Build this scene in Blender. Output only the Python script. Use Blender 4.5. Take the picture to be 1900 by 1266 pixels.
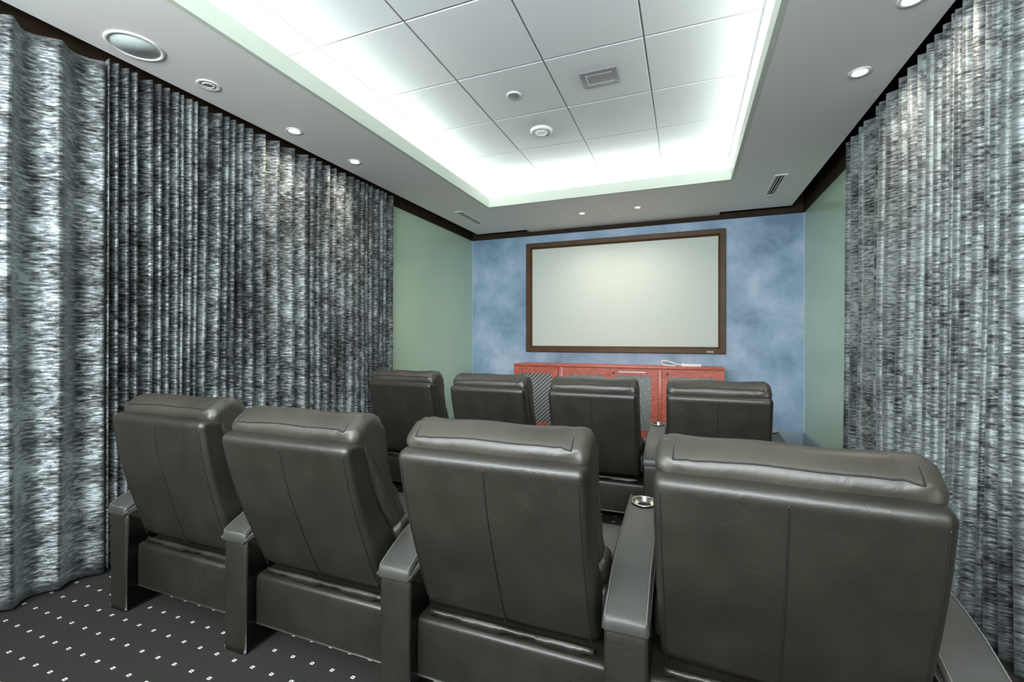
import bpy, bmesh, math, random
from mathutils import Vector, Euler, noise

for o in list(bpy.data.objects):
    bpy.data.objects.remove(o, do_unlink=True)
SC = bpy.context.scene
COL = SC.collection
PI = math.pi

# ------------------------------------------------------------------ camera
F_PX, YAW, Y0 = 830.2, 0.3717, 626.0
CAM_Z = 1.2
cd = bpy.data.cameras.new('camera')
cd.sensor_fit = 'HORIZONTAL'
cd.sensor_width = 36.0
cd.lens = F_PX / 1900 * 36.0
cd.shift_y = (Y0 - 633.0) / 1900.0
cd.clip_start = 0.02
cam = bpy.data.objects.new('camera', cd)
cam.location = (0, 0, CAM_Z)
cam.rotation_euler = (PI / 2, 0, YAW)
COL.objects.link(cam)
SC.camera = cam

# ------------------------------------------------------------------ world, exposure
w = bpy.data.worlds.new('world')
w.use_nodes = True
w.node_tree.nodes['Background'].inputs[0].default_value = (0.8, 0.86, 0.9, 1)
w.node_tree.nodes['Background'].inputs[1].default_value = 12.5
SC.world = w
SC.view_settings.view_transform = 'Standard'
SC.view_settings.look = 'None'
SC.view_settings.gamma = 1.0
SC.view_settings.use_curve_mapping = False
SC.view_settings.exposure = 1.25
SC.cycles.max_bounces = 10
SC.cycles.diffuse_bounces = 6
SC.cycles.sample_clamp_indirect = 6.0

# ------------------------------------------------------------------ room numbers (metres, floor z = 0, camera above the origin)
XL, XR, YF, YB = -2.872, 1.219, 5.80, -1.05
ZS = 2.637            # soffit underside
ZT = 2.938            # underside of the ceiling tiles
GAP = 0.15            # dark slot between soffit and walls
SL, SR, SF, SBK = XL + GAP, XR - GAP, YF - GAP, YB + GAP
TL, TR, TF, TB = -2.04, 0.381, 4.52, -0.55     # tray opening
COVE = 0.29
LIPZ = ZS + 0.104

# cove lamps: long strips lying on the cove ledge, shining up
def area(name, loc, sx, sy, power, color, rot=(PI, 0, 0)):
    l = bpy.data.lights.new(name, 'AREA')
    l.shape = 'RECTANGLE'
    l.size, l.size_y = sx, sy
    l.energy = power
    l.color = color
    o = bpy.data.objects.new(name, l)
    o.location = loc
    o.rotation_euler = rot
    COL.objects.link(o)
    return o
COVE_P = 1.75          # watts per metre
CC = (0.93, 1.0, 0.98)
zc = LIPZ - 0.008
TILT = math.radians(35)   # the strips lean towards the middle of the tray
ymid, ylen = (TF + TB) / 2, TF - TB
xmid, xlen = (TL + TR) / 2, TR - TL
area('cove_lamp', (TL - 0.13, ymid, zc), 0.05, ylen, COVE_P * ylen, CC, (PI, TILT, 0))
area('cove_lamp', (TR + 0.13, ymid, zc), 0.05, ylen, COVE_P * ylen, CC, (PI, -TILT, 0))
area('cove_lamp', (xmid, TF + 0.13, zc), xlen, 0.05, COVE_P * xlen * 1.3, CC, (PI + TILT, 0, 0))
area('cove_lamp', (xmid, TB - 0.13, zc), xlen, 0.05, COVE_P * xlen, CC, (PI - TILT, 0, 0))

# unseen opening added behind the viewer to light the soffit (the sky outside is an even overcast)
WX0, WX1, WZ0, WZ1 = -2.5, 0.9, 1.45, 2.45
pt = area('added_window_portal', ((WX0 + WX1) / 2, YB - 0.1, (WZ0 + WZ1) / 2), WX1 - WX0, WZ1 - WZ0, 1.0, (1, 1, 1), (PI / 2, 0, 0))
pt.rotation_euler = (-PI / 2, 0, PI)
pt.data.cycles.is_portal = True

# ------------------------------------------------------------------ helpers
def link(o, parent=None):
    COL.objects.link(o)
    if parent is not None:
        o.parent = parent
    return o

def tag(o, label=None, cat=None, group=None, kind=None):
    if label: o['label'] = label
    if cat: o['category'] = cat
    if group: o['group'] = group
    if kind: o['kind'] = kind
    return o

def empty(name, loc=(0, 0, 0)):
    o = bpy.data.objects.new(name, None)
    o.empty_display_size = 0.1
    o.location = loc
    COL.objects.link(o)
    return o

def mesh_obj(name, verts, faces, mat, parent=None, smooth=False, loc=None):
    me = bpy.data.meshes.new(name)
    me.from_pydata(verts, [], faces)
    bm = bmesh.new(); bm.from_mesh(me)
    bmesh.ops.recalc_face_normals(bm, faces=bm.faces)
    bm.to_mesh(me); bm.free()
    me.update()
    me.materials.append(mat)
    if smooth:
        for p in me.polygons: p.use_smooth = True
    o = bpy.data.objects.new(name, me)
    if loc is not None: o.location = loc
    return link(o, parent)

BOXF = [(0, 3, 2, 1), (4, 5, 6, 7), (0, 1, 5, 4), (1, 2, 6, 5), (2, 3, 7, 6), (3, 0, 4, 7)]
def box_vf(x0, x1, y0, y1, z0, z1, off=0):
    v = [(x0, y0, z0), (x1, y0, z0), (x1, y1, z0), (x0, y1, z0), (x0, y0, z1), (x1, y0, z1), (x1, y1, z1), (x0, y1, z1)]
    return v, [tuple(i + off for i in f) for f in BOXF]

def boxes(name, bl, mat, parent=None, bevel=0.0, seg=2):
    v, f = [], []
    for b in bl:
        a, c = box_vf(*b, off=len(v))
        v += a; f += c
    o = mesh_obj(name, v, f, mat, parent)
    if bevel:
        bm = bmesh.new(); bm.from_mesh(o.data)
        bmesh.ops.bevel(bm, geom=list(bm.edges), offset=bevel, segments=seg, profile=0.5, affect='EDGES', clamp_overlap=True)
        bm.to_mesh(o.data); bm.free()
        if seg > 1:
            for p in o.data.polygons: p.use_smooth = True
    return o

def chaikin(pts, n=3, closed=True):
    for _ in range(n):
        q = []
        m = len(pts)
        for i in range(m if closed else m - 1):
            a, b = pts[i], pts[(i + 1) % m]
            q.append(tuple(a[k] * .75 + b[k] * .25 for k in range(len(a))))
            q.append(tuple(a[k] * .25 + b[k] * .75 for k in range(len(a))))
        if not closed:
            q = [pts[0]] + q + [pts[-1]]
        pts = q
    return pts

def inset(pts, d):
    """move a closed y,z outline inwards by d"""
    n = len(pts)
    area2 = sum(pts[i][0] * pts[(i + 1) % n][1] - pts[(i + 1) % n][0] * pts[i][1] for i in range(n))
    s = 1 if area2 > 0 else -1
    out = []
    for i in range(n):
        a, b = pts[i - 1], pts[(i + 1) % n]
        tx, ty = b[0] - a[0], b[1] - a[1]
        l = math.hypot(tx, ty) or 1e-9
        out.append((pts[i][0] - s * ty / l * d, pts[i][1] + s * tx / l * d))
    return out

def loft_x(name, prof, x0, x1, r, mat, parent=None, mid=8, end=6, disp=None, smooth=True):
    """sweep a closed (y, z) outline along x; the ends are rounded with radius r"""
    stations = []
    for k in range(end + 1):
        t = k / end * PI / 2            # 0 at the very end, pi/2 where full
        stations.append((x0 + r * (1 - math.cos(t)), r * (1 - math.sin(t))))
    for k in range(1, mid):
        stations.append((x0 + r + (x1 - x0 - 2 * r) * k / mid, 0.0))
    for k in range(end, -1, -1):
        t = k / end * PI / 2
        stations.append((x1 - r * (1 - math.cos(t)), r * (1 - math.sin(t))))
    v, f = [], []
    n = len(prof)
    for x, d in stations:
        q = inset(prof, d) if d > 1e-9 else prof
        for y, z in q:
            p = Vector((x, y, z))
            if disp: p = p + disp(p)
            v.append(tuple(p))
    for s in range(len(stations) - 1):
        for i in range(n):
            j = (i + 1) % n
            f.append((s * n + i, s * n + j, (s + 1) * n + j, (s + 1) * n + i))
    f.append(tuple(range(n)))
    f.append(tuple((len(stations) - 1) * n + i for i in range(n)))
    return mesh_obj(name, v, f, mat, parent, smooth)

def tube_vf(path, r, seg=6, off=0):
    v, f = [], []
    m = len(path)
    for i, p in enumerate(path):
        p = Vector(p)
        t = (Vector(path[min(i + 1, m - 1)]) - Vector(path[max(i - 1, 0)])).normalized()
        u = t.cross(Vector((0, 0, 1)))
        if u.length < 1e-3: u = t.cross(Vector((1, 0, 0)))
        u.normalize(); w_ = t.cross(u)
        for k in range(seg):
            a = 2 * PI * k / seg
            v.append(tuple(p + (u * math.cos(a) + w_ * math.sin(a)) * r))
    for i in range(m - 1):
        for k in range(seg):
            l = (k + 1) % seg
            f.append((off + i * seg + k, off + i * seg + l, off + (i + 1) * seg + l, off + (i + 1) * seg + k))
    f.append(tuple(off + k for k in range(seg)))
    f.append(tuple(off + (m - 1) * seg + k for k in range(seg)))
    return v, f

def tubes(name, paths, r, mat, parent=None, seg=6):
    v, f = [], []
    for p in paths:
        a, b = tube_vf(p, r, seg, len(v))
        v += a; f += b
    return mesh_obj(name, v, f, mat, parent, True)

def lathe(name, prof, mat, parent=None, seg=32, loc=None, smooth=True):
    """revolve an (r, z) outline about z"""
    v, f = [], []
    n = len(prof)
    for k in range(seg):
        a = 2 * PI * k / seg
        for r, z in prof:
            v.append((r * math.cos(a), r * math.sin(a), z))
    for k in range(seg):
        l = (k + 1) % seg
        for i in range(n - 1):
            f.append((k * n + i, l * n + i, l * n + i + 1, k * n + i + 1))
    o = mesh_obj(name, v, f, mat, parent, smooth, loc)
    bm = bmesh.new(); bm.from_mesh(o.data)
    bmesh.ops.remove_doubles(bm, verts=bm.verts, dist=1e-6)
    bmesh.ops.recalc_face_normals(bm, faces=bm.faces)
    bm.to_mesh(o.data); bm.free()
    return o

def copy_tree(o, parent=None):
    c = o.copy()
    COL.objects.link(c)
    c.parent = parent
    for ch in list(o.children):
        copy_tree(ch, c)
    return c

# ------------------------------------------------------------------ materials
def new_mat(name):
    m = bpy.data.materials.new(name)
    m.use_nodes = True
    nt = m.node_tree
    b = nt.nodes['Principled BSDF']
    return m, nt, b

def N(nt, kind, **kw):
    n = nt.nodes.new(kind)
    for k, v in kw.items():
        if hasattr(n, k): setattr(n, k, v)
        else: n.inputs[k].default_value = v
    return n

def ramp(nt, stops, fac):
    r = nt.nodes.new('ShaderNodeValToRGB')
    el = r.color_ramp.elements
    while len(el) < len(stops): el.new(0.5)
    for e, (p, c) in zip(el, stops):
        e.position = p
        e.color = (c[0], c[1], c[2], 1) if len(c) == 3 else c
    nt.links.new(fac, r.inputs[0])
    return r

def plain(name, col, rough=0.5, metal=0.0, spec=0.5, bump=0.0, bscale=200.0, vary=0.0):
    m, nt, b = new_mat(name)
    b.inputs['Roughness'].default_value = rough
    b.inputs['Metallic'].default_value = metal
    b.inputs['Specular IOR Level'].default_value = spec
    tc = N(nt, 'ShaderNodeTexCoord')
    nz = N(nt, 'ShaderNodeTexNoise', Scale=bscale, Detail=3.0)
    nt.links.new(tc.outputs['Object'], nz.inputs['Vector'])
    lo = tuple(c * (1 - vary) for c in col); hi = tuple(min(1, c * (1 + vary)) for c in col)
    r = ramp(nt, [(0.3, lo), (0.7, hi)], nz.outputs['Fac'])
    nt.links.new(r.outputs[0], b.inputs['Base Color'])
    if bump:
        bp = N(nt, 'ShaderNodeBump', Strength=bump, Distance=0.002)
        nt.links.new(nz.outputs['Fac'], bp.inputs['Height'])
        nt.links.new(bp.outputs[0], b.inputs['Normal'])
    return m

def emit(name, col, strength):
    m, nt, b = new_mat(name)
    b.inputs['Base Color'].default_value = (*col, 1)
    b.inputs['Emission Color'].default_value = (*col, 1)
    b.inputs['Emission Strength'].default_value = strength
    return m

def mat_leather(name, k):
    m, nt, b = new_mat(name)
    tc = N(nt, 'ShaderNodeTexCoord')
    n1 = N(nt, 'ShaderNodeTexNoise', Scale=5.0, Detail=3.0)
    nt.links.new(tc.outputs['Object'], n1.inputs['Vector'])
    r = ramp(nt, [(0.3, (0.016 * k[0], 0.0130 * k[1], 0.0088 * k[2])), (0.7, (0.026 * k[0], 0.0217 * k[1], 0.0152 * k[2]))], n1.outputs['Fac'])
    nt.links.new(r.outputs[0], b.inputs['Base Color'])
    b.inputs['Roughness'].default_value = 0.40
    b.inputs['Specular IOR Level'].default_value = 0.7
    b.inputs['Coat Weight'].default_value = 0.12
    b.inputs['Coat Roughness'].default_value = 0.3
    rr = ramp(nt, [(0.3, (0.42,) * 3), (0.7, (0.54,) * 3)], n1.outputs['Fac'])
    nt.links.new(rr.outputs[0], b.inputs['Roughness'])
    v = N(nt, 'ShaderNodeTexVoronoi', Scale=420.0)
    nt.links.new(tc.outputs['Object'], v.inputs['Vector'])
    n2 = N(nt, 'ShaderNodeTexNoise', Scale=22.0, Detail=4.0, Distortion=1.2)
    nt.links.new(tc.outputs['Object'], n2.inputs['Vector'])
    b1 = N(nt, 'ShaderNodeBump', Strength=0.12, Distance=0.001)
    nt.links.new(v.outputs['Distance'], b1.inputs['Height'])
    b2 = N(nt, 'ShaderNodeBump', Strength=0.16, Distance=0.01)
    nt.links.new(n2.outputs['Fac'], b2.inputs['Height'])
    nt.links.new(b1.outputs[0], b2.inputs['Normal'])
    nt.links.new(b2.outputs[0], b.inputs['Normal'])
    return m

def mat_velvet(name, light, mid, dark, bias, satin, nap=0.0):
    """crushed velvet: short horizontal dashes of light and dark pile; UV in metres along the cloth"""
    m, nt, b = new_mat(name)
    uv = N(nt, 'ShaderNodeUVMap'); uv.uv_map = 'cloth'
    def nz(sx, sy, det, rough=0.6, dist=0.0):
        mp = N(nt, 'ShaderNodeMapping')
        mp.inputs['Scale'].default_value = (sx, sy, 1)
        nt.links.new(uv.outputs[0], mp.inputs['Vector'])
        t = N(nt, 'ShaderNodeTexNoise', Scale=1.0, Detail=det, Roughness=rough, Distortion=dist)
        t.noise_dimensions = '2D'
        nt.links.new(mp.outputs[0], t.inputs['Vector'])
        return t
    fine = nz(20, 92, 4.0, 0.66, 0.3)
    patch = nz(5.5, 9, 3.0)
    big = nz(2.0, 1.1, 1.0)
    def math_(op, a, bb, clamp=False):
        n = N(nt, 'ShaderNodeMath', operation=op, use_clamp=clamp)
        for i, x in enumerate((a, bb)):
            if isinstance(x, (int, float)): n.inputs[i].default_value = x
            else: nt.links.new(x, n.inputs[i])
        return n.outputs[0]
    s1 = math_('MULTIPLY', math_('SUBTRACT', fine.outputs['Fac'], 0.5), 2.0)
    s2 = math_('MULTIPLY', math_('SUBTRACT', patch.outputs['Fac'], 0.5), 1.0)
    s3 = math_('MULTIPLY', math_('SUBTRACT', big.outputs['Fac'], 0.5), 0.7)
    s = math_('ADD', math_('ADD', math_('ADD', s1, s2), s3), bias)
    r = ramp(nt, [(0.10, dark), (0.50, mid), (0.85, light)], s)
    nt.links.new(r.outputs[0], b.inputs['Base Color'])
    b.inputs['Roughness'].default_value = 0.40
    b.inputs['Metallic'].default_value = satin
    b.inputs['Sheen Weight'].default_value = 0.35
    b.inputs['Sheen Roughness'].default_value = 0.4
    b.inputs['Sheen Tint'].default_value = (0.85, 0.93, 0.95, 1)
    bp = N(nt, 'ShaderNodeBump', Strength=0.55, Distance=0.004)
    nt.links.new(s, bp.inputs['Height'])
    # the pile leans along the wall, so the sheen sits to one side of each fold
    ad = N(nt, 'ShaderNodeVectorMath', operation='ADD'); ad.inputs[1].default_value = (0, nap, 0)
    nm = N(nt, 'ShaderNodeVectorMath', operation='NORMALIZE')
    nt.links.new(bp.outputs[0], ad.inputs[0]); nt.links.new(ad.outputs[0], nm.inputs[0])
    nt.links.new(nm.outputs[0], b.inputs['Normal'])
    return m

def mat_carpet():
    m, nt, b = new_mat('carpet')
    tc = N(nt, 'ShaderNodeTexCoord')
    sep = N(nt, 'ShaderNodeSeparateXYZ')
    nt.links.new(tc.outputs['Object'], sep.inputs[0])
    P = 0.0935
    def cell(out, o):
        a = N(nt, 'ShaderNodeMath', operation='SUBTRACT'); nt.links.new(out, a.inputs[0]); a.inputs[1].default_value = o
        d = N(nt, 'ShaderNodeMath', operation='DIVIDE'); nt.links.new(a.outputs[0], d.inputs[0]); d.inputs[1].default_value = P
        f = N(nt, 'ShaderNodeMath', operation='FLOORED_MODULO'); nt.links.new(d.outputs[0], f.inputs[0]); f.inputs[1].default_value = 1.0
        s = N(nt, 'ShaderNodeMath', operation='SUBTRACT'); nt.links.new(f.outputs[0], s.inputs[0]); s.inputs[1].default_value = 0.5
        ab = N(nt, 'ShaderNodeMath', operation='ABSOLUTE'); nt.links.new(s.outputs[0], ab.inputs[0])
        return ab.outputs[0]
    cx = cell(sep.outputs['X'], -2.218 - P / 2)
    cy = cell(sep.outputs['Y'], 1.173 - P / 2)
    def lt(x, v):
        n = N(nt, 'ShaderNodeMath', operation='LESS_THAN'); nt.links.new(x, n.inputs[0]); n.inputs[1].default_value = v
        return n.outputs[0]
    def mul(a, c):
        n = N(nt, 'ShaderNodeMath', operation='MULTIPLY'); nt.links.new(a, n.inputs[0]); nt.links.new(c, n.inputs[1]); return n.outputs[0]
    def sub(a, c):
        n = N(nt, 'ShaderNodeMath', operation='SUBTRACT'); nt.links.new(a, n.inputs[0]); nt.links.new(c, n.inputs[1]); return n.outputs[0]
    outer = mul(lt(cx, 0.075), lt(cy, 0.068))
    inner = mul(lt(cx, 0.028), lt(cy, 0.025))
    ring = sub(outer, inner)
    nz = N(nt, 'ShaderNodeTexNoise', Scale=260.0, Detail=2.0)
    nt.links.new(tc.outputs['Object'], nz.inputs['Vector'])
    base = ramp(nt, [(0.3, (0.024, 0.0215, 0.020)), (0.7, (0.048, 0.044, 0.041))], nz.outputs['Fac'])
    mx = N(nt, 'ShaderNodeMix', data_type='RGBA')
    nt.links.new(ring, mx.inputs[0])
    nt.links.new(base.outputs[0], mx.inputs[6])
    mx.inputs[7].default_value = (0.75, 0.75, 0.72, 1)
    nt.links.new(mx.outputs[2], b.inputs['Base Color'])
    b.inputs['Roughness'].default_value = 0.95
    b.inputs['Specular IOR Level'].default_value = 0.1
    bp = N(nt, 'ShaderNodeBump', Strength=0.5, Distance=0.003)
    nt.links.new(nz.outputs['Fac'], bp.inputs['Height'])
    nt.links.new(bp.outputs[0], b.inputs['Normal'])
    return m

def mat_blue_wall():
    m, nt, b = new_mat('blue_sponged_paint')
    tc = N(nt, 'ShaderNodeTexCoord')
    n1 = N(nt, 'ShaderNodeTexNoise', Scale=1.7, Detail=6.0, Roughness=0.62, Distortion=0.15)
    nt.links.new(tc.outputs['Object'], n1.inputs['Vector'])
    r = ramp(nt, [(0.33, (0.16, 0.27, 0.38)), (0.5, (0.30, 0.43, 0.59)), (0.66, (0.50, 0.58, 0.74))], n1.outputs['Fac'])
    nt.links.new(r.outputs[0], b.inputs['Base Color'])
    b.inputs['Roughness'].default_value = 0.45
    return m

def mat_red_wood():
    m, nt, b = new_mat('red_stained_wood')
    tc = N(nt, 'ShaderNodeTexCoord')
    mp = N(nt, 'ShaderNodeMapping'); mp.inputs['Scale'].default_value = (2.5, 2.5, 14)
    nt.links.new(tc.outputs['Object'], mp.inputs['Vector'])
    n1 = N(nt, 'ShaderNodeTexNoise', Scale=3.0, Detail=5.0, Distortion=2.5)
    nt.links.new(mp.outputs[0], n1.inputs['Vector'])
    r = ramp(nt, [(0.3, (0.40, 0.075, 0.05)), (0.55, (0.60, 0.145, 0.095)), (0.75, (0.74, 0.22, 0.14))], n1.outputs['Fac'])
    nt.links.new(r.outputs[0], b.inputs['Base Color'])
    b.inputs['Roughness'].default_value = 0.35
    return m

def mat_mesh(name, stripes):
    m, nt, b = new_mat(name)
    tc = N(nt, 'ShaderNodeTexCoord')
    if stripes:
        wv = N(nt, 'ShaderNodeTexWave', Scale=9.0, Distortion=0.0)
        wv.wave_type = 'BANDS'; wv.bands_direction = 'X'
        mp = N(nt, 'ShaderNodeMapping'); mp.inputs['Rotation'].default_value = (0, math.radians(-48), 0)
        nt.links.new(tc.outputs['Object'], mp.inputs['Vector'])
        nt.links.new(mp.outputs[0], wv.inputs['Vector'])
        r = ramp(nt, [(0.35, (0.09, 0.09, 0.088)), (0.65, (0.36, 0.355, 0.345))], wv.outputs['Fac'])
    else:
        nz = N(nt, 'ShaderNodeTexNoise', Scale=110.0, Detail=1.0)
        nt.links.new(tc.outputs['Object'], nz.inputs['Vector'])
        r = ramp(nt, [(0.38, (0.08, 0.08, 0.08)), (0.62, (0.40, 0.40, 0.39))], nz.outputs['Fac'])
    nt.links.new(r.outputs[0], b.inputs['Base Color'])
    b.inputs['Roughness'].default_value = 0.5
    b.inputs['Metallic'].default_value = 0.3
    return m

M = dict(
    leather=mat_leather('leather', (0.85, 0.84, 0.80)),
    leather_lit=mat_leather('lit_cushion_leather', (1.7, 1.75, 1.8)),  # shell leather lightened to carry the light falling on the cushion tops
    leather_sheen=mat_leather('sheen_pale_leather', (2.2, 2.6, 3.3)),  # paler base carries the ceiling's reflection on arm pads and seats
    seam=plain('leather_seam', (0.012, 0.011, 0.010), 0.6),
    stitch=plain('pale_stitch', (0.16, 0.155, 0.14), 0.5),
    steel=plain('brushed_steel', (0.55, 0.52, 0.45), 0.28, 1.0, vary=0.1),
    soffit=plain('soffit_paint', (0.84, 0.83, 0.80), 0.55, bump=0.05),
    lip=plain('lip_paint', (0.62, 0.67, 0.58), 0.6, bump=0.05),
    cove=plain('cove_paint', (0.85, 0.87, 0.86), 0.7),
    tile=plain('ceiling_tile', (0.64, 0.665, 0.665), 0.8, bump=0.25, bscale=350, vary=0.03),
    tbar=plain('tile_grid', (0.20, 0.20, 0.19), 0.5),
    crown=plain('dark_brown_stain', (0.030, 0.019, 0.011), 0.6, spec=0.15, vary=0.2, bscale=12),
    blue=mat_blue_wall(),
    green=plain('green_satin_paint', (0.50, 0.66, 0.49), 0.20, spec=0.9, vary=0.04, bscale=2),
    backwall=plain('pale_back_wall', (0.30, 0.30, 0.28), 0.7),
    carpet=mat_carpet(),
    skirting=plain('blue_grey_skirting', (0.30, 0.37, 0.44), 0.25, vary=0.05, bscale=6),
    caulk=plain('pale_corner_bead', (0.50, 0.58, 0.62), 0.5),
    frame=plain('screen_frame_brown', (0.075, 0.037, 0.011), 0.45, spec=0.3, vary=0.15, bscale=8),
    frame_in=plain('screen_frame_inner', (0.17, 0.105, 0.055), 0.4),
    screen=plain('screen_fabric', (0.60, 0.655, 0.61), 0.85),
    logo=plain('logo_white', (0.75, 0.72, 0.70), 0.5),
    wood=mat_red_wood(),
    meshA=mat_mesh('striped_wire_mesh', True),
    meshB=mat_mesh('woven_wire_mesh', False),
    brass=plain('knob_brass', (0.35, 0.24, 0.14), 0.3, 0.8),
    white=plain('white_plastic', (0.80, 0.80, 0.78), 0.4),
    grille=plain('speaker_grille', (0.60, 0.68, 0.66), 0.6, bump=0.3, bscale=600),
    greymetal=plain('grey_plate', (0.20, 0.20, 0.205), 0.45, vary=0.1),
    greymetal2=plain('grey_plate_inner', (0.24, 0.24, 0.245), 0.5),
    dark=plain('dark_slot', (0.02, 0.02, 0.02), 0.7),
    velvetL=mat_velvet('crushed_velvet', (0.52, 0.57, 0.58), (0.15, 0.163, 0.168), (0.014, 0.014, 0.014), 0.48, 0.6, 0.35),
    velvetR=mat_velvet('crushed_velvet_lit', (0.40, 0.45, 0.45), (0.19, 0.21, 0.212), (0.02, 0.022, 0.024), 0.52, 0.45),  # same cloth as velvetL, its brighter lighting put into the colours
    lamp=emit('lamp_lens', (1.0, 0.97, 0.90), 14.0),
)

# ------------------------------------------------------------------ shell
ZROOF = ZT + 0.06
tag(boxes('floor', [(XL, XR, YB, YF, -0.05, 0)], M['carpet']), 'dark charcoal carpet with a grid of small white squares', kind='structure')
wf = boxes('wall_front', [(XL - 0.1, XR + 0.1, YF, YF + 0.1, 0, ZROOF)], M['blue'])
tag(wf, 'blue sponge-painted wall behind the screen', kind='structure')
wl = boxes('wall_left', [(XL - 0.1, XL, YB, YF, 0, ZROOF)], M['green']); tag(wl, 'green satin side wall beyond the dark curtain', kind='structure')
wr = boxes('wall_right', [(XR, XR + 0.1, YB, YF, 0, ZROOF)], M['green']); tag(wr, 'green satin side wall beside the pale curtain', kind='structure')
wb = boxes('wall_back', [(XL - 0.1, WX0, YB - 0.1, YB, 0, ZROOF), (WX1, XR + 0.1, YB - 0.1, YB, 0, ZROOF),
    (WX0, WX1, YB - 0.1, YB, 0, WZ0), (WX0, WX1, YB - 0.1, YB, WZ1, ZROOF)], M['backwall']); tag(wb, 'pale wall behind the viewer', kind='structure')
fr = 0.06  # frame of the unseen opening added for its light
w1 = boxes('added_window_1', [(WX0, WX0 + fr, YB - 0.08, YB - 0.02, WZ0, WZ1), (WX1 - fr, WX1, YB - 0.08, YB - 0.02, WZ0, WZ1),
    (WX0 + fr, WX1 - fr, YB - 0.08, YB - 0.02, WZ0, WZ0 + fr), (WX0 + fr, WX1 - fr, YB - 0.08, YB - 0.02, WZ1 - fr, WZ1),
    (-0.78, -0.72, YB - 0.08, YB - 0.02, WZ0 + fr, WZ1 - fr)], M['white']); tag(w1, 'unseen white framed opening added in the back wall to light the soffit', kind='structure')
# dark stained board at the top of the walls, running up into the slot
ZC = 2.583
tag(boxes('trim_1', [(XL, XR, YF - 0.014, YF, ZC, ZROOF)], M['crown']), 'dark brown crown board above the blue wall', kind='structure')
tag(boxes('trim_2', [(XL, XL + 0.014, YB, YF - 0.014, ZC, ZROOF)], M['crown']), 'dark brown crown board over the long dark curtain', kind='structure')
tag(boxes('trim_3', [(XR - 0.014, XR, YB, YF - 0.014, ZC, ZROOF)], M['crown']), 'dark brown crown board over the pale curtain', kind='structure')
tag(boxes('trim_4', [(XL, XL + 0.006, YF - 0.006, YF, 0.145, ZC)], M['caulk']), 'thin pale bead in the far corner beside green wall', kind='structure')
tag(boxes('trim_5', [(XR - 0.006, XR, YF - 0.006, YF, 0.145, ZC)], M['caulk']), 'thin pale bead in the corner nearest the pale curtain', kind='structure')
tag(boxes('baseboard_front', [(XL, XR, YF - 0.016, YF, 0, 0.143)], M['skirting'], bevel=0.003), 'blue grey skirting along the blue wall', kind='structure')
tag(boxes('baseboard_left', [(XL, XL + 0.016, YB, YF - 0.016, 0, 0.143)], M['skirting'], bevel=0.003), 'blue grey skirting under the long dark curtain', kind='structure')
tag(boxes('baseboard_right', [(XR - 0.016, XR, YB, YF - 0.016, 0, 0.143)], M['skirting'], bevel=0.003), 'blue grey skirting under the pale curtain', kind='structure')

# ------------------------------------------------------------------ ceiling
ce = empty('ceiling', (0, 0, 0)); tag(ce, 'stepped tray ceiling with lit cove and square tiles', kind='structure')
th = 0.03
boxes('soffit', [
    (SL, SR, TF, SF, ZS, ZS + th),
    (-1.996, 0.360, SF, YF - 0.02, ZS, ZS + th),
    (SL, TL, TB, TF, ZS, ZS + th),
    (TR, SR, TB, TF, ZS, ZS + th),
    (SL, SR, SBK, TB, ZS, ZS + th)], M['soffit'], ce)
lt = 0.025
lp = 0.003           # the lip stands a little proud of the soffit edge
boxes('lip', [(TL - lt, TL + lp, TB - lt, TF + lt, ZS - 0.001, LIPZ)], M['lip'], ce)
boxes('lip', [(TR - lp, TR + lt, TB - lt, TF + lt, ZS - 0.001, LIPZ)], M['lip'], ce)
boxes('lip', [(TL + lp, TR - lp, TF - lp, TF + lt, ZS - 0.001, LIPZ)], M['lip'], ce)
boxes('lip', [(TL + lp, TR - lp, TB - lt, TB + lp, ZS - 0.001, LIPZ)], M['lip'], ce)
CL, CR, CF, CB = TL - COVE, TR + COVE, TF + COVE - 0.02, TB - COVE
boxes('cove_wall', [
    (CL - 0.02, CL, CB, CF, ZS + th, ZROOF), (CR, CR + 0.02, CB, CF, ZS + th, ZROOF),
    (CL - 0.02, CR + 0.02, CF, CF + 0.02, ZS + th, ZROOF), (CL - 0.02, CR + 0.02, CB - 0.02, CB, ZS + th, ZROOF)], M['cove'], ce)
boxes('slot_fascia', [
    (SL, SL + 0.012, SBK, SF, ZS + th, ZROOF), (SR - 0.012, SR, SBK, SF, ZS + th, ZROOF),
    (SL, SR, SF - 0.012, SF, ZS + th, ZROOF), (SL, SR, SBK, SBK + 0.012, ZS + th, ZROOF)], M['crown'], ce)
boxes('roof_slab', [(XL - 0.1, XR + 0.1, YB - 0.1, YF + 0.1, ZROOF, ZROOF + 0.08)], M['crown'], ce)
boxes('grid_backing', [(CL, CR, CB, CF, ZT + 0.022, ZT + 0.03)], M['tbar'], ce)
xs = [CL] + [-2.0601 + 0.61 * i for i in range(5)] + [CR]
ys = [CB] + [2.0792 + 0.61 * j for j in range(-4, 5)] + [CF]
g = 0.0045
tile_cache = {}
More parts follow.
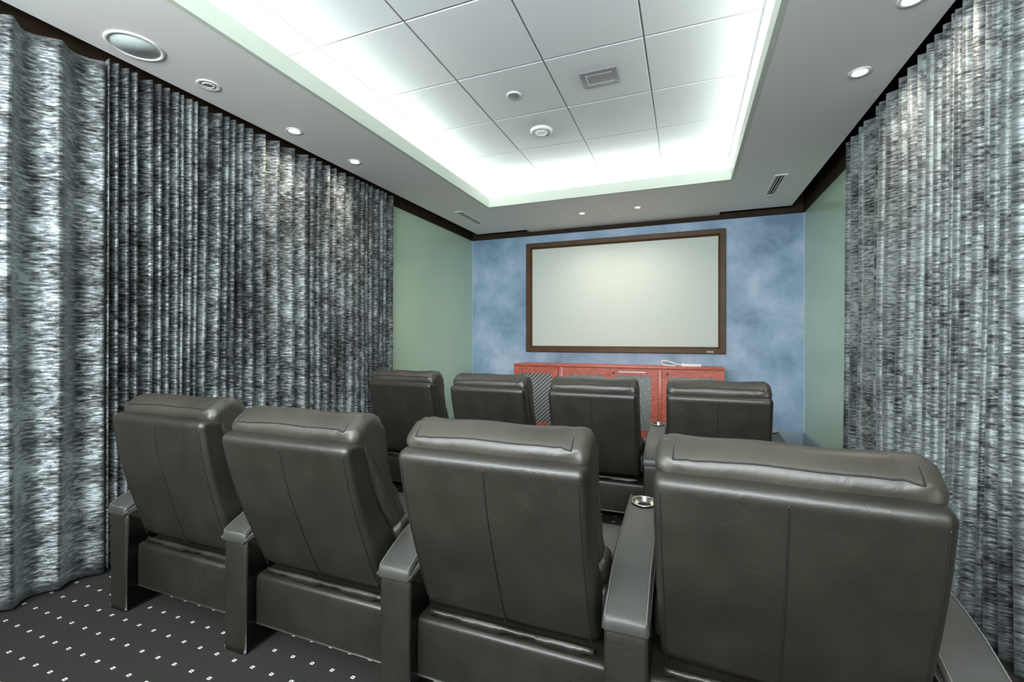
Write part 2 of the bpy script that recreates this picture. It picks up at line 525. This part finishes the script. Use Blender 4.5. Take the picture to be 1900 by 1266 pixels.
for i in range(len(xs) - 1):
    for j in range(len(ys) - 1):
        sx, sy = xs[i + 1] - xs[i], ys[j + 1] - ys[j]
        key = (round(sx, 3), round(sy, 3))
        c = ((xs[i] + xs[i + 1]) / 2, (ys[j] + ys[j + 1]) / 2, ZT)
        if key not in tile_cache:
            o = boxes('tile', [(-sx / 2 + g, sx / 2 - g, -sy / 2 + g, sy / 2 - g, 0, 0.02)], M['tile'], ce)
            bm = bmesh.new(); bm.from_mesh(o.data)
            ed = [e for e in bm.edges if all(abs(v.co.z) < 1e-6 for v in e.verts)]
            bmesh.ops.bevel(bm, geom=ed, offset=0.0035, segments=1, affect='EDGES')
            bm.to_mesh(o.data); bm.free()
            tile_cache[key] = o.data
        else:
            o = link(bpy.data.objects.new('tile', tile_cache[key]), ce)
        o.location = c
for x in xs[1:-1]:
    boxes('grid_bar', [(x - 0.0025, x + 0.0025, CB, CF, ZT + 0.004, ZT + 0.022)], M['tbar'], ce)
for y in ys[1:-1]:
    boxes('grid_bar', [(CL, CR, y - 0.0025, y + 0.0025, ZT + 0.006, ZT + 0.022)], M['tbar'], ce)

# ------------------------------------------------------------------ ceiling fittings
def downlight(x, y, label, lit=True, r=0.052, power=5.5):
    t = empty('downlight', (x, y, ZS))
    tag(t, label, 'downlight', 'recessed downlights in the soffit')
    lathe('trim_ring', [(r, 0.001), (r, -0.003), (r * 0.94, -0.005), (r * 0.70, -0.004), (r * 0.64, -0.001), (r * 0.60, 0.004), (r * 0.60, 0.001)], M['soffit'], t)
    if lit:
        lathe('lens', [(0.0, -0.003), (r * 0.3, -0.0025), (r * 0.6, -0.0008)], M['lamp'], t)
        l = bpy.data.lights.new('downlight_beam', 'SPOT')
        l.energy = power; l.spot_size = math.radians(160); l.spot_blend = 1.0
        l.color = (1.0, 0.90, 0.74); l.shadow_soft_size = 0.03
        lo = bpy.data.objects.new('downlight_beam', l); link(lo, t); lo.location = (0, 0, -0.012)
    else:
        lathe('lens', [(0.0, -0.0035), (r * 0.3, -0.003), (r * 0.34, -0.0015), (r * 0.6, -0.0008)], M['greymetal'], t)
        lathe('inner_ring', [(r * 0.56, -0.001), (r * 0.50, -0.006), (r * 0.38, -0.005), (r * 0.34, -0.001)], M['white'], t)
    return t
downlight(-2.536, 1.747, 'unlit eyeball downlight nearest the big round ceiling speaker', lit=False, r=0.06)
downlight(-2.544, 2.352, 'lit downlight over the dark curtain, third fitting from the big speaker')
downlight(-2.528, 2.942, 'lit downlight over the dark curtain, the one nearest the screen')
downlight(0.875, 2.943, 'lit downlight in the soffit above the pale curtain')
downlight(0.893, 2.385, 'downlight cut by the top edge of the picture, near pale curtain')
downlight(-1.127, 5.128, 'small lit downlight above the middle of the screen', r=0.040, power=15.0)
downlight(-0.503, 5.117, 'small lit downlight above the screen, nearer the pale curtain', r=0.040, power=15.0)

sp = empty('ceiling_speaker', (-2.534, 1.382, ZS))
tag(sp, 'large round flush ceiling speaker with pale grey green grille', 'speaker')
lathe('rim', [(0.118, 0.001), (0.118, -0.004), (0.112, -0.007), (0.102, -0.006), (0.098, 0.0)], M['soffit'], sp, 48)
lathe('grille', [(0.0, -0.004), (0.099, -0.003), (0.099, 0.001)], M['grille'], sp, 48)

dt = empty('ceiling_sensor', (-1.153, 2.994, ZT))
tag(dt, 'small round dark grey sensor on a ceiling tile', 'sensor')
lathe('rim', [(0.052, 0.001), (0.052, -0.006), (0.047, -0.010), (0.042, -0.010)], M['tile'], dt)
lathe('face', [(0.0, -0.014), (0.035, -0.013), (0.043, -0.009)], M['greymetal'], dt)

rs = empty('smoke_detector', (-1.135, 3.59, ZT))
tag(rs, 'round white ribbed smoke detector on a ceiling tile', 'detector')
lathe('base', [(0.092, 0.001), (0.092, -0.012), (0.084, -0.018)], M['white'], rs, 40)
lathe('ribbed_ring', [(0.084, -0.018), (0.080, -0.022), (0.072, -0.022), (0.070, -0.017), (0.062, -0.017), (0.060, -0.024), (0.052, -0.024)], M['tile'], rs, 40)
lathe('cap', [(0.0, -0.030), (0.035, -0.029), (0.050, -0.025), (0.052, -0.017)], M['white'], rs, 40)
boxes('test_button', [(0.018, 0.046, 0.052, 0.064, -0.026, -0.018)], M['greymetal'], rs, 0.002)

pl = empty('ceiling_vent', (-0.54, 2.99, ZT))
tag(pl, 'grey rectangular plate with raised inner panel on a ceiling tile', 'vent')
boxes('plate', [(-0.12, 0.12, -0.088, 0.088, -0.010, 0.0)], M['greymetal'], pl, 0.003)
boxes('inner_panel', [(-0.078, 0.088, -0.052, 0.052, -0.014, -0.009)], M['greymetal2'], pl, 0.002)
boxes('panel_edge', [(-0.080, 0.090, 0.052, 0.0545, -0.0145, -0.009)], M['white'], pl)
boxes('panel_edge', [(-0.0825, -0.078, -0.052, 0.052, -0.0145, -0.009)], M['white'], pl)

cap = empty('sprinkler_cover', (-0.807, 5.10, ZS))
tag(cap, 'flush round sprinkler cover between the two small downlights', 'sprinkler')
lathe('plate', [(0.0, -0.005), (0.034, -0.004), (0.036, 0.001)], M['soffit'], cap)
lathe('shadow_ring', [(0.036, -0.001), (0.040, -0.001), (0.040, 0.001)], M['greymetal'], cap)

def slot_vent(x, label):
    t = empty('slot_diffuser', (x, 4.846, ZS))
    tag(t, label, 'vent', 'slot air diffusers in the soffit')
    hw, hl = 0.052, 0.305
    boxes('frame', [(-hw, -0.030, -hl, hl, -0.006, 0.0), (0.030, hw, -hl, hl, -0.006, 0.0), (-0.030, 0.030, -hl, -hl + 0.02, -0.006, 0.0), (-0.030, 0.030, hl - 0.02, hl, -0.006, 0.0)], M['soffit'], t)
    boxes('throat', [(-0.030, 0.030, -hl + 0.02, hl - 0.02, -0.002, 0.0)], M['dark'], t)
    boxes('blade', [(-0.016, -0.010, -hl + 0.02, hl - 0.02, -0.005, -0.001)], M['soffit'], t)
    boxes('blade', [(0.010, 0.016, -hl + 0.02, hl - 0.02, -0.005, -0.001)], M['soffit'], t)
slot_vent(-2.43, 'slim slot diffuser in the soffit near the green wall behind the dark curtain')
slot_vent(0.782, 'slim slot diffuser in the soffit corner by the pale curtain')

# ------------------------------------------------------------------ projection screen
ps = empty('projection_screen', (0, YF, 0))
tag(ps, 'wide white projection screen in a brown frame on the blue wall', 'screen')
X0, X1, Z0, Z1 = -2.039, 0.428, 1.003, 2.472
x0, x1, z0, z1 = -1.955, 0.347, 1.085, 2.392
def frame_bar(name, a, b, c, d):
    """bar between outer edge a-b and inner edge d-c, mitred; outer rim proud, inner bevel falls back"""
    def lerp(p, q, t): return (p[0] + (q[0] - p[0]) * t, p[1] + (q[1] - p[1]) * t)
    prof = [(0.0, 0.0), (0.0, -0.045), (0.08, -0.052), (0.70, -0.050), (0.98, -0.022), (1.0, -0.016), (1.0, 0.0)]
    v, f = [], []
    for end in ((a, d), (b, c)):
        for t, y in prof:
            p = lerp(end[0], end[1], t)
            v.append((p[0], y, p[1]))
    n = len(prof)
    for i in range(n):
        j = (i + 1) % n
        f.append((i, j, n + j, n + i))
    f.append(tuple(range(n))); f.append(tuple(range(n, 2 * n)))
    return mesh_obj(name, v, f, M['frame'], ps)
frame_bar('frame_bar', (X0, Z1), (X1, Z1), (x1, z1), (x0, z1))
frame_bar('frame_bar', (X0, Z0), (X1, Z0), (x1, z0), (x0, z0))
frame_bar('frame_bar', (X0, Z0), (X0, Z1), (x0, z1), (x0, z0))
frame_bar('frame_bar', (X1, Z0), (X1, Z1), (x1, z1), (x1, z0))
boxes('screen_surface', [(x0 - 0.01, x1 + 0.01, -0.018, -0.012, z0 - 0.01, z1 + 0.01)], M['screen'], ps)
fc = bpy.data.curves.new('frame_logo', 'FONT'); fc.body = 'IMOX'; fc.size = 0.036; fc.extrude = 0.0008; fc.align_x = 'CENTER'
fo = bpy.data.objects.new('frame_logo_curve', fc); COL.objects.link(fo)
bpy.context.view_layer.update()
lm = bpy.data.meshes.new_from_object(fo.evaluated_get(bpy.context.evaluated_depsgraph_get()))
bpy.data.objects.remove(fo, do_unlink=True)
lm.materials.clear(); lm.materials.append(M['logo'])
lo_ = link(bpy.data.objects.new('frame_logo', lm), ps)
lo_.location = (0.262, -0.0525, 1.014); lo_.rotation_euler = (PI / 2, 0, 0); lo_.scale = (0.85, 1, 1)
lo_['label'] = 'tiny white maker lettering'

# ------------------------------------------------------------------ media cabinet
CY = 5.35
cb = empty('media_cabinet', (0, CY, 0))
tag(cb, 'long low red-stained wooden cabinet with wire mesh doors under the screen', 'cabinet')
CX0, CX1, CZ = -2.066, 0.388, 0.862
boxes('body', [(CX0 + 0.01, CX1 - 0.01, 0.022, 0.43, 0.0, CZ - 0.025)], M['wood'], cb)
boxes('top', [(CX0, CX1, -0.006, 0.43, CZ - 0.025, CZ)], M['wood'], cb, 0.003)
for sx in ((-1.475, -1.415), (-0.300, -0.262)):
    boxes('stile', [(sx[0], sx[1], 0.004, 0.024, 0.03, CZ - 0.027)], M['wood'], cb, 0.002)
doors = [(-2.062, -1.479, 'meshA', None), (-1.411, -0.846, 'meshB', None), (-0.840, -0.304, 'meshB', -0.800), (-0.258, 0.384, 'meshB', -0.200)]
for a, b, mm, kx in doors:
    fw = 0.075
    d = boxes('door', [(a, a + fw, 0.0, 0.022, 0.04, CZ - 0.029), (b - fw, b, 0.0, 0.022, 0.04, CZ - 0.029),
                       (a + fw, b - fw, 0.0005, 0.022, CZ - 0.029 - 0.085, CZ - 0.029), (a + fw, b - fw, 0.0005, 0.022, 0.04, 0.125)], M['wood'], cb)
    boxes('mesh_panel', [(a + fw, b - fw, 0.010, 0.014, 0.125, CZ - 0.114)], M[mm], d)
    if kx is not None:
        k = lathe('knob', [(0.0, 0.030), (0.010, 0.028), (0.015, 0.021), (0.013, 0.014), (0.006, 0.010), (0.006, 0.0)], M['brass'], d, 20)
        k.location = (kx, 0.0, CZ - 0.075); k.rotation_euler = (PI / 2, 0, 0)
boxes('rail_strip', [(-0.745, -0.435, -0.002, 0.0005, CZ - 0.074, CZ - 0.062)], M['white'], cb)  # thin white strip along the third door's top rail

gz = empty('adapter_cord', (-0.05, 5.52, CZ))
tag(gz, 'white plug adapter with curled white cord lying on the red cabinet', 'adapter')
boxes('adapter', [(0.02, 0.21, -0.018, 0.018, 0.0, 0.03)], M['white'], gz, 0.006)
boxes('collar', [(0.0, 0.03, -0.021, 0.021, 0.0, 0.036)], M['white'], gz, 0.004)
path = [(0.005, 0, 0.016), (-0.05, 0, 0.022), (-0.12, 0.005, 0.048), (-0.19, 0.01, 0.066), (-0.225, 0.02, 0.055), (-0.228, 0.03, 0.028), (-0.20, 0.02, 0.012), (-0.13, -0.01, 0.010), (-0.06, -0.03, 0.010)]
tubes('cord', [chaikin(path, 2, False)], 0.0075, M['white'], gz, 8)

# ------------------------------------------------------------------ curtains
s_, c_ = math.sin(YAW), math.cos(YAW)
def y_at(px, X):
    """depth along the room at which a plumb line on the plane x = X shows at this column"""
    a = (px - 950) / F_PX
    return X * (c_ + a * s_) / (-s_ + a * c_)

def curtain(name, ridges, xr, side, depth, z0, z1, mat, label, seed, skew=0.32, power=0.85, nz=46, per=12, loose=0.35, grp=None, toplow=0.0, hem=0.012):
    """pleated cloth: ridges are the y of the fold fronts; side = -1 hangs at the left wall (room towards +x)"""
    rnd = random.Random(seed)
    ridges = sorted(ridges)
    path = []            # (y, inward depth 0..1, fold index, t)
    dep = [depth * rnd.uniform(0.8, 1.1) for _ in ridges]
    for i in range(len(ridges) - 1):
        a, b = ridges[i], ridges[i + 1]
        d = min(dep[i], 1.4 * (b - a))
        for k in range(per):
            t = k / per
            tt = 0.5 * t / skew if t < skew else 0.5 + 0.5 * (t - skew) / (1 - skew)
            path.append((a + (b - a) * t, d * math.sin(PI * tt) ** power))
    path.append((ridges[-1], 0.0))
    n = len(path)
    v, f = [], []
    for r in range(nz + 1):
        q = r / nz
        z = z0 + (z1 - z0) * q
        low = 1 - q
        for i, (y, d) in enumerate(path):
            wob = noise.noise(Vector((y * 3.1 + seed, z * 0.55, seed * 1.7)))
            wob2 = noise.noise(Vector((y * 9.0 + seed, z * 0.9, 3.3 + seed)))
            yy = y + 0.035 * wob * (0.25 + low) * min(1.0, 6 * min(y - path[0][0], path[-1][0] - y) + 0.05)
            dd = d * (1 + loose * wob2 * low * 2)
            x = xr + side * (dd + hem * low * (1 + wob))
            zz = z
            if r == 0: zz = z0 + 0.012 * noise.noise(Vector((y * 7, seed, 0)))
            if r == nz: zz = z1 + toplow * noise.noise(Vector((y * 11, seed, 5)))
            v.append((x, yy, zz))
    for r in range(nz):
        for i in range(n - 1):
            f.append((r * n + i, r * n + i + 1, (r + 1) * n + i + 1, (r + 1) * n + i))
    o = mesh_obj(name, v, f, mat, None, True)
    # cloth coordinates: arc length along the folds, height
    arc = [0.0]
    for i in range(1, n):
        arc.append(arc[-1] + math.hypot(path[i][0] - path[i - 1][0], path[i][1] - path[i - 1][1]))
    uvl = o.data.uv_layers.new(name='cloth')
    for lp in o.data.loops:
        vi = lp.vertex_index
        uvl.data[lp.index].uv = (arc[vi % n] + seed * 3.0, v[vi][2])
    md = o.modifiers.new('cloth_thickness', 'SOLIDIFY'); md.thickness = 0.004; md.offset = side * 0.0
    tag(o, label, 'curtain', grp)
    return o

LX = -2.732
left_px = [201, 220, 239, 255, 284, 301, 316, 333, 342, 357, 367, 385, 411, 425, 437, 452, 470, 493, 519, 547, 572, 585, 597, 612, 624, 641, 656, 667, 677, 683, 692, 704, 711, 717, 730]
ry = [y_at(p, LX) for p in left_px]
curtain('curtain', [ry[0] + 0.004] + ry[1:], LX, -1, 0.100, 0.02, ZS - 0.022, M['velvetL'], 'long closely pleated dark crushed velvet curtain reaching the green wall', 3.0)
near = [0.02, 0.20, 0.38, 0.55, 0.72, 0.87] + [y_at(p, LX + 0.02) for p in (27, 118, 198)]
curtain('curtain', near, LX + 0.005, -1, 0.068, 0.015, ZS - 0.045, M['velvetL'], 'nearest dark crushed velvet curtain with two broad soft folds', 8.0, skew=0.5, power=1.2, per=22, loose=0.15, toplow=0.03)
RX = 1.085
right_px = [1570, 1579, 1594, 1603, 1626, 1632, 1645, 1668, 1684, 1703, 1720, 1735, 1751, 1767, 1774, 1788, 1809, 1833, 1845, 1866, 1887]
rr = sorted(y_at(p, RX) for p in right_px)
more = [rr[0] - 0.11 * k for k in range(1, 18)]
curtain('curtain', more + rr, RX, 1, 0.085, 0.02, ZS - 0.02, M['velvetR'], 'grey crushed velvet curtain, coloured paler to show light on it, opposite the two dark curtains', 5.0, hem=-0.02)

# ------------------------------------------------------------------ theatre chairs
def wrinkle(p):
    e = max(0.0, (abs(p.x) - 0.15) / 0.12)
    top = max(0.0, min(1.0, (p.z - 0.80) / 0.1))
    n = noise.noise(Vector((p.x * 30 + p.y * 40, p.y * 18, p.z * 26 - abs(p.x) * 22)))
    n2 = noise.noise(Vector((p.x * 7, p.y * 9, p.z * 9)))
    return Vector((0, n * 0.0085 * e + n2 * 0.004, n * 0.0075 * e * top + n2 * 0.005 * top))

def make_chair():
    t = empty('theatre_chair')
    L = M['leather']
    HB = 0.306
    # rear shell of the backrest
    prof = [(0.075, 0.305), (0.020, 0.44), (-0.030, 0.57), (-0.078, 0.72), (-0.098, 0.815), (-0.106, 0.852), (-0.090, 0.872), (-0.045, 0.876), (-0.008, 0.862), (0.000, 0.82), (0.022, 0.71), (0.062, 0.62), (0.140, 0.50), (0.215, 0.41), (0.225, 0.31)]
    shell = loft_x('back_shell', chaikin(prof, 3), -0.28, 0.28, 0.024, L, t, mid=10)
    rear = chaikin([(0.066, 0.325), (0.019, 0.44), (-0.031, 0.57), (-0.078, 0.72), (-0.099, 0.815), (-0.103, 0.845), (-0.088, 0.868)], 3, False)
    tubes('centre_seam', [[(0.0, y - 0.0005, z) for y, z in rear]], 0.0022, M['seam'], shell)
    for sx in (-0.262, 0.262): tubes('side_seam', [[(sx, y + 0.001, z) for y, z in rear]], 0.0018, M['seam'], shell)
    # front cushion with the head roll above the shell
    pp = [(-0.015, 0.79), (-0.052, 0.845), (-0.070, 0.878), (-0.066, 0.906), (-0.046, 0.926), (-0.005, 0.950), (0.050, 0.946), (0.100, 0.905), (0.112, 0.82), (0.132, 0.72), (0.178, 0.62), (0.222, 0.53), (0.228, 0.475), (0.185, 0.462), (0.090, 0.56), (0.030, 0.70)]
    cu = loft_x('back_cushion', chaikin(pp, 3), -0.281, 0.281, 0.036, M['leather_lit'], t, mid=44, end=8, disp=wrinkle)
    def on(y, z, x):
        return tuple(Vector((x, y, z)) + wrinkle(Vector((x, y, z))))
    sm = [on(-0.0625, 0.9095, x / 40 * 0.236) for x in range(-40, 41)]
    over = chaikin([(-0.0625, 0.9095), (-0.044, 0.926), (-0.005, 0.945), (0.048, 0.941), (0.083, 0.905)], 3, False)
    for q in (sm, [on(y, z, 0.236) for y, z in over], [on(y, z, -0.236) for y, z in over]): tubes('seam', [q], 0.0022, M['seam'], cu)
    loft_x('lumbar_roll', chaikin([(0.13, 0.46), (0.13, 0.53), (0.19, 0.56), (0.25, 0.53), (0.26, 0.47), (0.20, 0.44)], 3), -0.297, 0.297, 0.03, L, t, mid=8, disp=wrinkle)
    # seat, base, footrest
    seat = loft_x('seat_cushion', chaikin([(0.14, 0.30), (0.14, 0.43), (0.17, 0.455), (0.30, 0.462), (0.50, 0.470), (0.60, 0.462), (0.635, 0.43), (0.635, 0.32), (0.60, 0.30)], 3), -0.300, 0.300, 0.022, M['leather_sheen'], t, mid=8)
    for x in (-0.22, 0.22): tubes('seam', [[(x, 0.19, 0.4555), (x, 0.30, 0.4615), (x, 0.45, 0.466), (x, 0.56, 0.466)]], 0.002, M['stitch'], seat)
    loft_x('base_rail', chaikin([(0.050, 0.095), (0.050, 0.095), (0.050, 0.26), (0.055, 0.282), (0.085, 0.287), (0.56, 0.287), (0.60, 0.28), (0.60, 0.095), (0.60, 0.095)], 2), -HB, HB, 0.002, L, t, mid=2, end=2)
    loft_x('footrest', chaikin([(0.60, 0.09), (0.60, 0.40), (0.62, 0.42), (0.66, 0.40), (0.68, 0.30), (0.68, 0.12), (0.66, 0.09)], 3), -0.298, 0.298, 0.02, L, t, mid=4)
    # loose lining under the shell
    fl = []
    fv, ff = [], []
    for i in range(25):
        x = -0.27 + 0.54 * i / 24
        dz = 0.010 * math.sin(i * 0.55) + 0.006 * math.sin(i * 1.7)
        fv += [(x, 0.070, 0.312), (x, 0.062 - 0.2 * dz, 0.292 + dz), (x, 0.10, 0.288)]
    for i in range(24):
        for k in range(2):
            ff.append((i * 3 + k, i * 3 + k + 1, i * 3 + k + 4, i * 3 + k + 3))
    lin = mesh_obj('lining_flap', fv, ff, L, t, True)
    md = lin.modifiers.new('thickness', 'SOLIDIFY'); md.thickness = 0.002
    return t

PADTOP = [(0.000, 0.450), (0.012, 0.464), (0.04, 0.478), (0.09, 0.500), (0.16, 0.526), (0.30, 0.550), (0.48, 0.566), (0.625, 0.576)]
CUP_Y = 0.565
def make_arm(x0, x1, parent):
    L = M['leather']
    under = [(y, z - 0.034) for y, z in PADTOP]
    body = [(0.004, 0.0), (0.004, 0.0)] + [(0.004, under[0][1])] + under[1:-1] + [(0.620, under[-1][1]), (0.622, under[-1][1]), (0.622, 0.0), (0.622, 0.0)]
    arm = loft_x('armrest', chaikin(body, 2), x0, x1, 0.012, L, parent, mid=2, end=4)
    padp = [(-0.004, under[0][1] - 0.002)] + [(-0.003, 0.452)] + PADTOP[1:-1] + [(0.63, 0.577), (0.642, 0.560), (0.636, 0.538)] + [(y, z + 0.002) for y, z in reversed(under[1:-1])]
    pad = loft_x('arm_pad', chaikin(padp, 2), x0 - 0.003, x1 + 0.003, 0.012, M['leather_sheen'], arm, mid=2, end=5)
    xm = (x0 + x1) / 2
    zt = 0.5725
    # real hole for the cup holder
    cm = lathe('cutter', [(0.0, -0.05), (0.041, -0.05), (0.041, 0.05), (0.0, 0.05)], L, None, 32, (xm, CUP_Y, zt))
    for ob in (pad, arm):
        bm_ = ob.modifiers.new('hole', 'BOOLEAN'); bm_.operation = 'DIFFERENCE'; bm_.object = cm; bm_.solver = 'EXACT'
        bpy.context.view_layer.update()
        me = bpy.data.meshes.new_from_object(ob.evaluated_get(bpy.context.evaluated_depsgraph_get()))
        ob.modifiers.clear(); ob.data = me
        for p in me.polygons: p.use_smooth = True
    bpy.data.objects.remove(cm, do_unlink=True)
    edge = chaikin([(0.002, 0.456), (0.012, 0.4645)] + PADTOP[2:], 2, False)
    for q in ([(x0 + 0.004, y, z + 0.0005) for y, z in edge], [(x1 - 0.004, y, z + 0.0005) for y, z in edge],
              [(x0 + 0.004, 0.002, 0.456), (x1 - 0.004, 0.002, 0.456)]):
        tubes('piping', [q], 0.0017, M['stitch'], arm)
    cup = lathe('cup_holder', [(0.0, -0.048), (0.036, -0.048), (0.039, -0.044), (0.040, 0.001), (0.043, 0.004), (0.047, 0.002), (0.047, -0.001), (0.041, -0.001)], M['steel'], arm, 32, (xm, CUP_Y, zt + 0.0035))
    cup.rotation_euler = (math.radians(5), 0, 0)
    return arm

proto = make_chair()
arm0 = make_arm(-0.42125, -0.30625, proto)
arm1 = make_arm(0.30625, 0.42125, proto)
GB, GF = 'leather theatre chairs in the nearer row', 'leather theatre chairs in the row before the screen'
spots = []
lb = ['dark leather theatre chair of the nearer row, the one beside the dark curtain',
      'dark leather theatre chair of the nearer row, second from the dark curtain',
      'dark leather theatre chair of the nearer row, third from the dark curtain',
      'largest dark leather theatre chair, nearest the camera and the pale curtain']
lf = ['leather theatre chair of the screen row, the one beside the dark curtain and green wall',
      'leather theatre chair of the screen row, second from the dark curtain',
      'leather theatre chair of the screen row, third from the dark curtain',
      'leather theatre chair of the screen row, the one nearest the pale curtain']
for i in range(4): spots.append((-1.96875 + 0.7275 * i, 1.20, 1.0, lb[i], GB, i == 3))
for i in range(4): spots.append((-1.9525 + 0.705 * i, 2.82, 0.969, lf[i], GF, i == 3))
recl = [(4.5, 0), (-1.5, 0), (0, 0), (0, -3.0), (1.5, 0), (-1, 0), (-1.5, 0), (0, 0)]     # how far each back is tipped forward, turned
for k, (x, y, sc, label, grp, last) in enumerate(spots):
    c = proto if k == len(spots) - 1 else copy_tree(proto)
    if not last:
        for ch in list(c.children):
            if ch.name.startswith('armrest') and ch.data == arm1.data:
                for gch in list(ch.children): bpy.data.objects.remove(gch, do_unlink=True)
                bpy.data.objects.remove(ch, do_unlink=True)
    c.location = (x, y, 0)
    c.scale = (sc, 1, 1)
    tag(c, label, 'chair', grp)
    tilt, turn = recl[k]
    if tilt or turn:
        R = Euler((math.radians(-tilt), 0, math.radians(turn))).to_matrix()
        pv = Vector((0, 0.10, 0.36))
        for ch in c.children:
            if ch.name.split('.')[0] in ('back_shell', 'back_cushion'):
                ch.rotation_euler = R.to_euler(); ch.location = pv - R @ pv
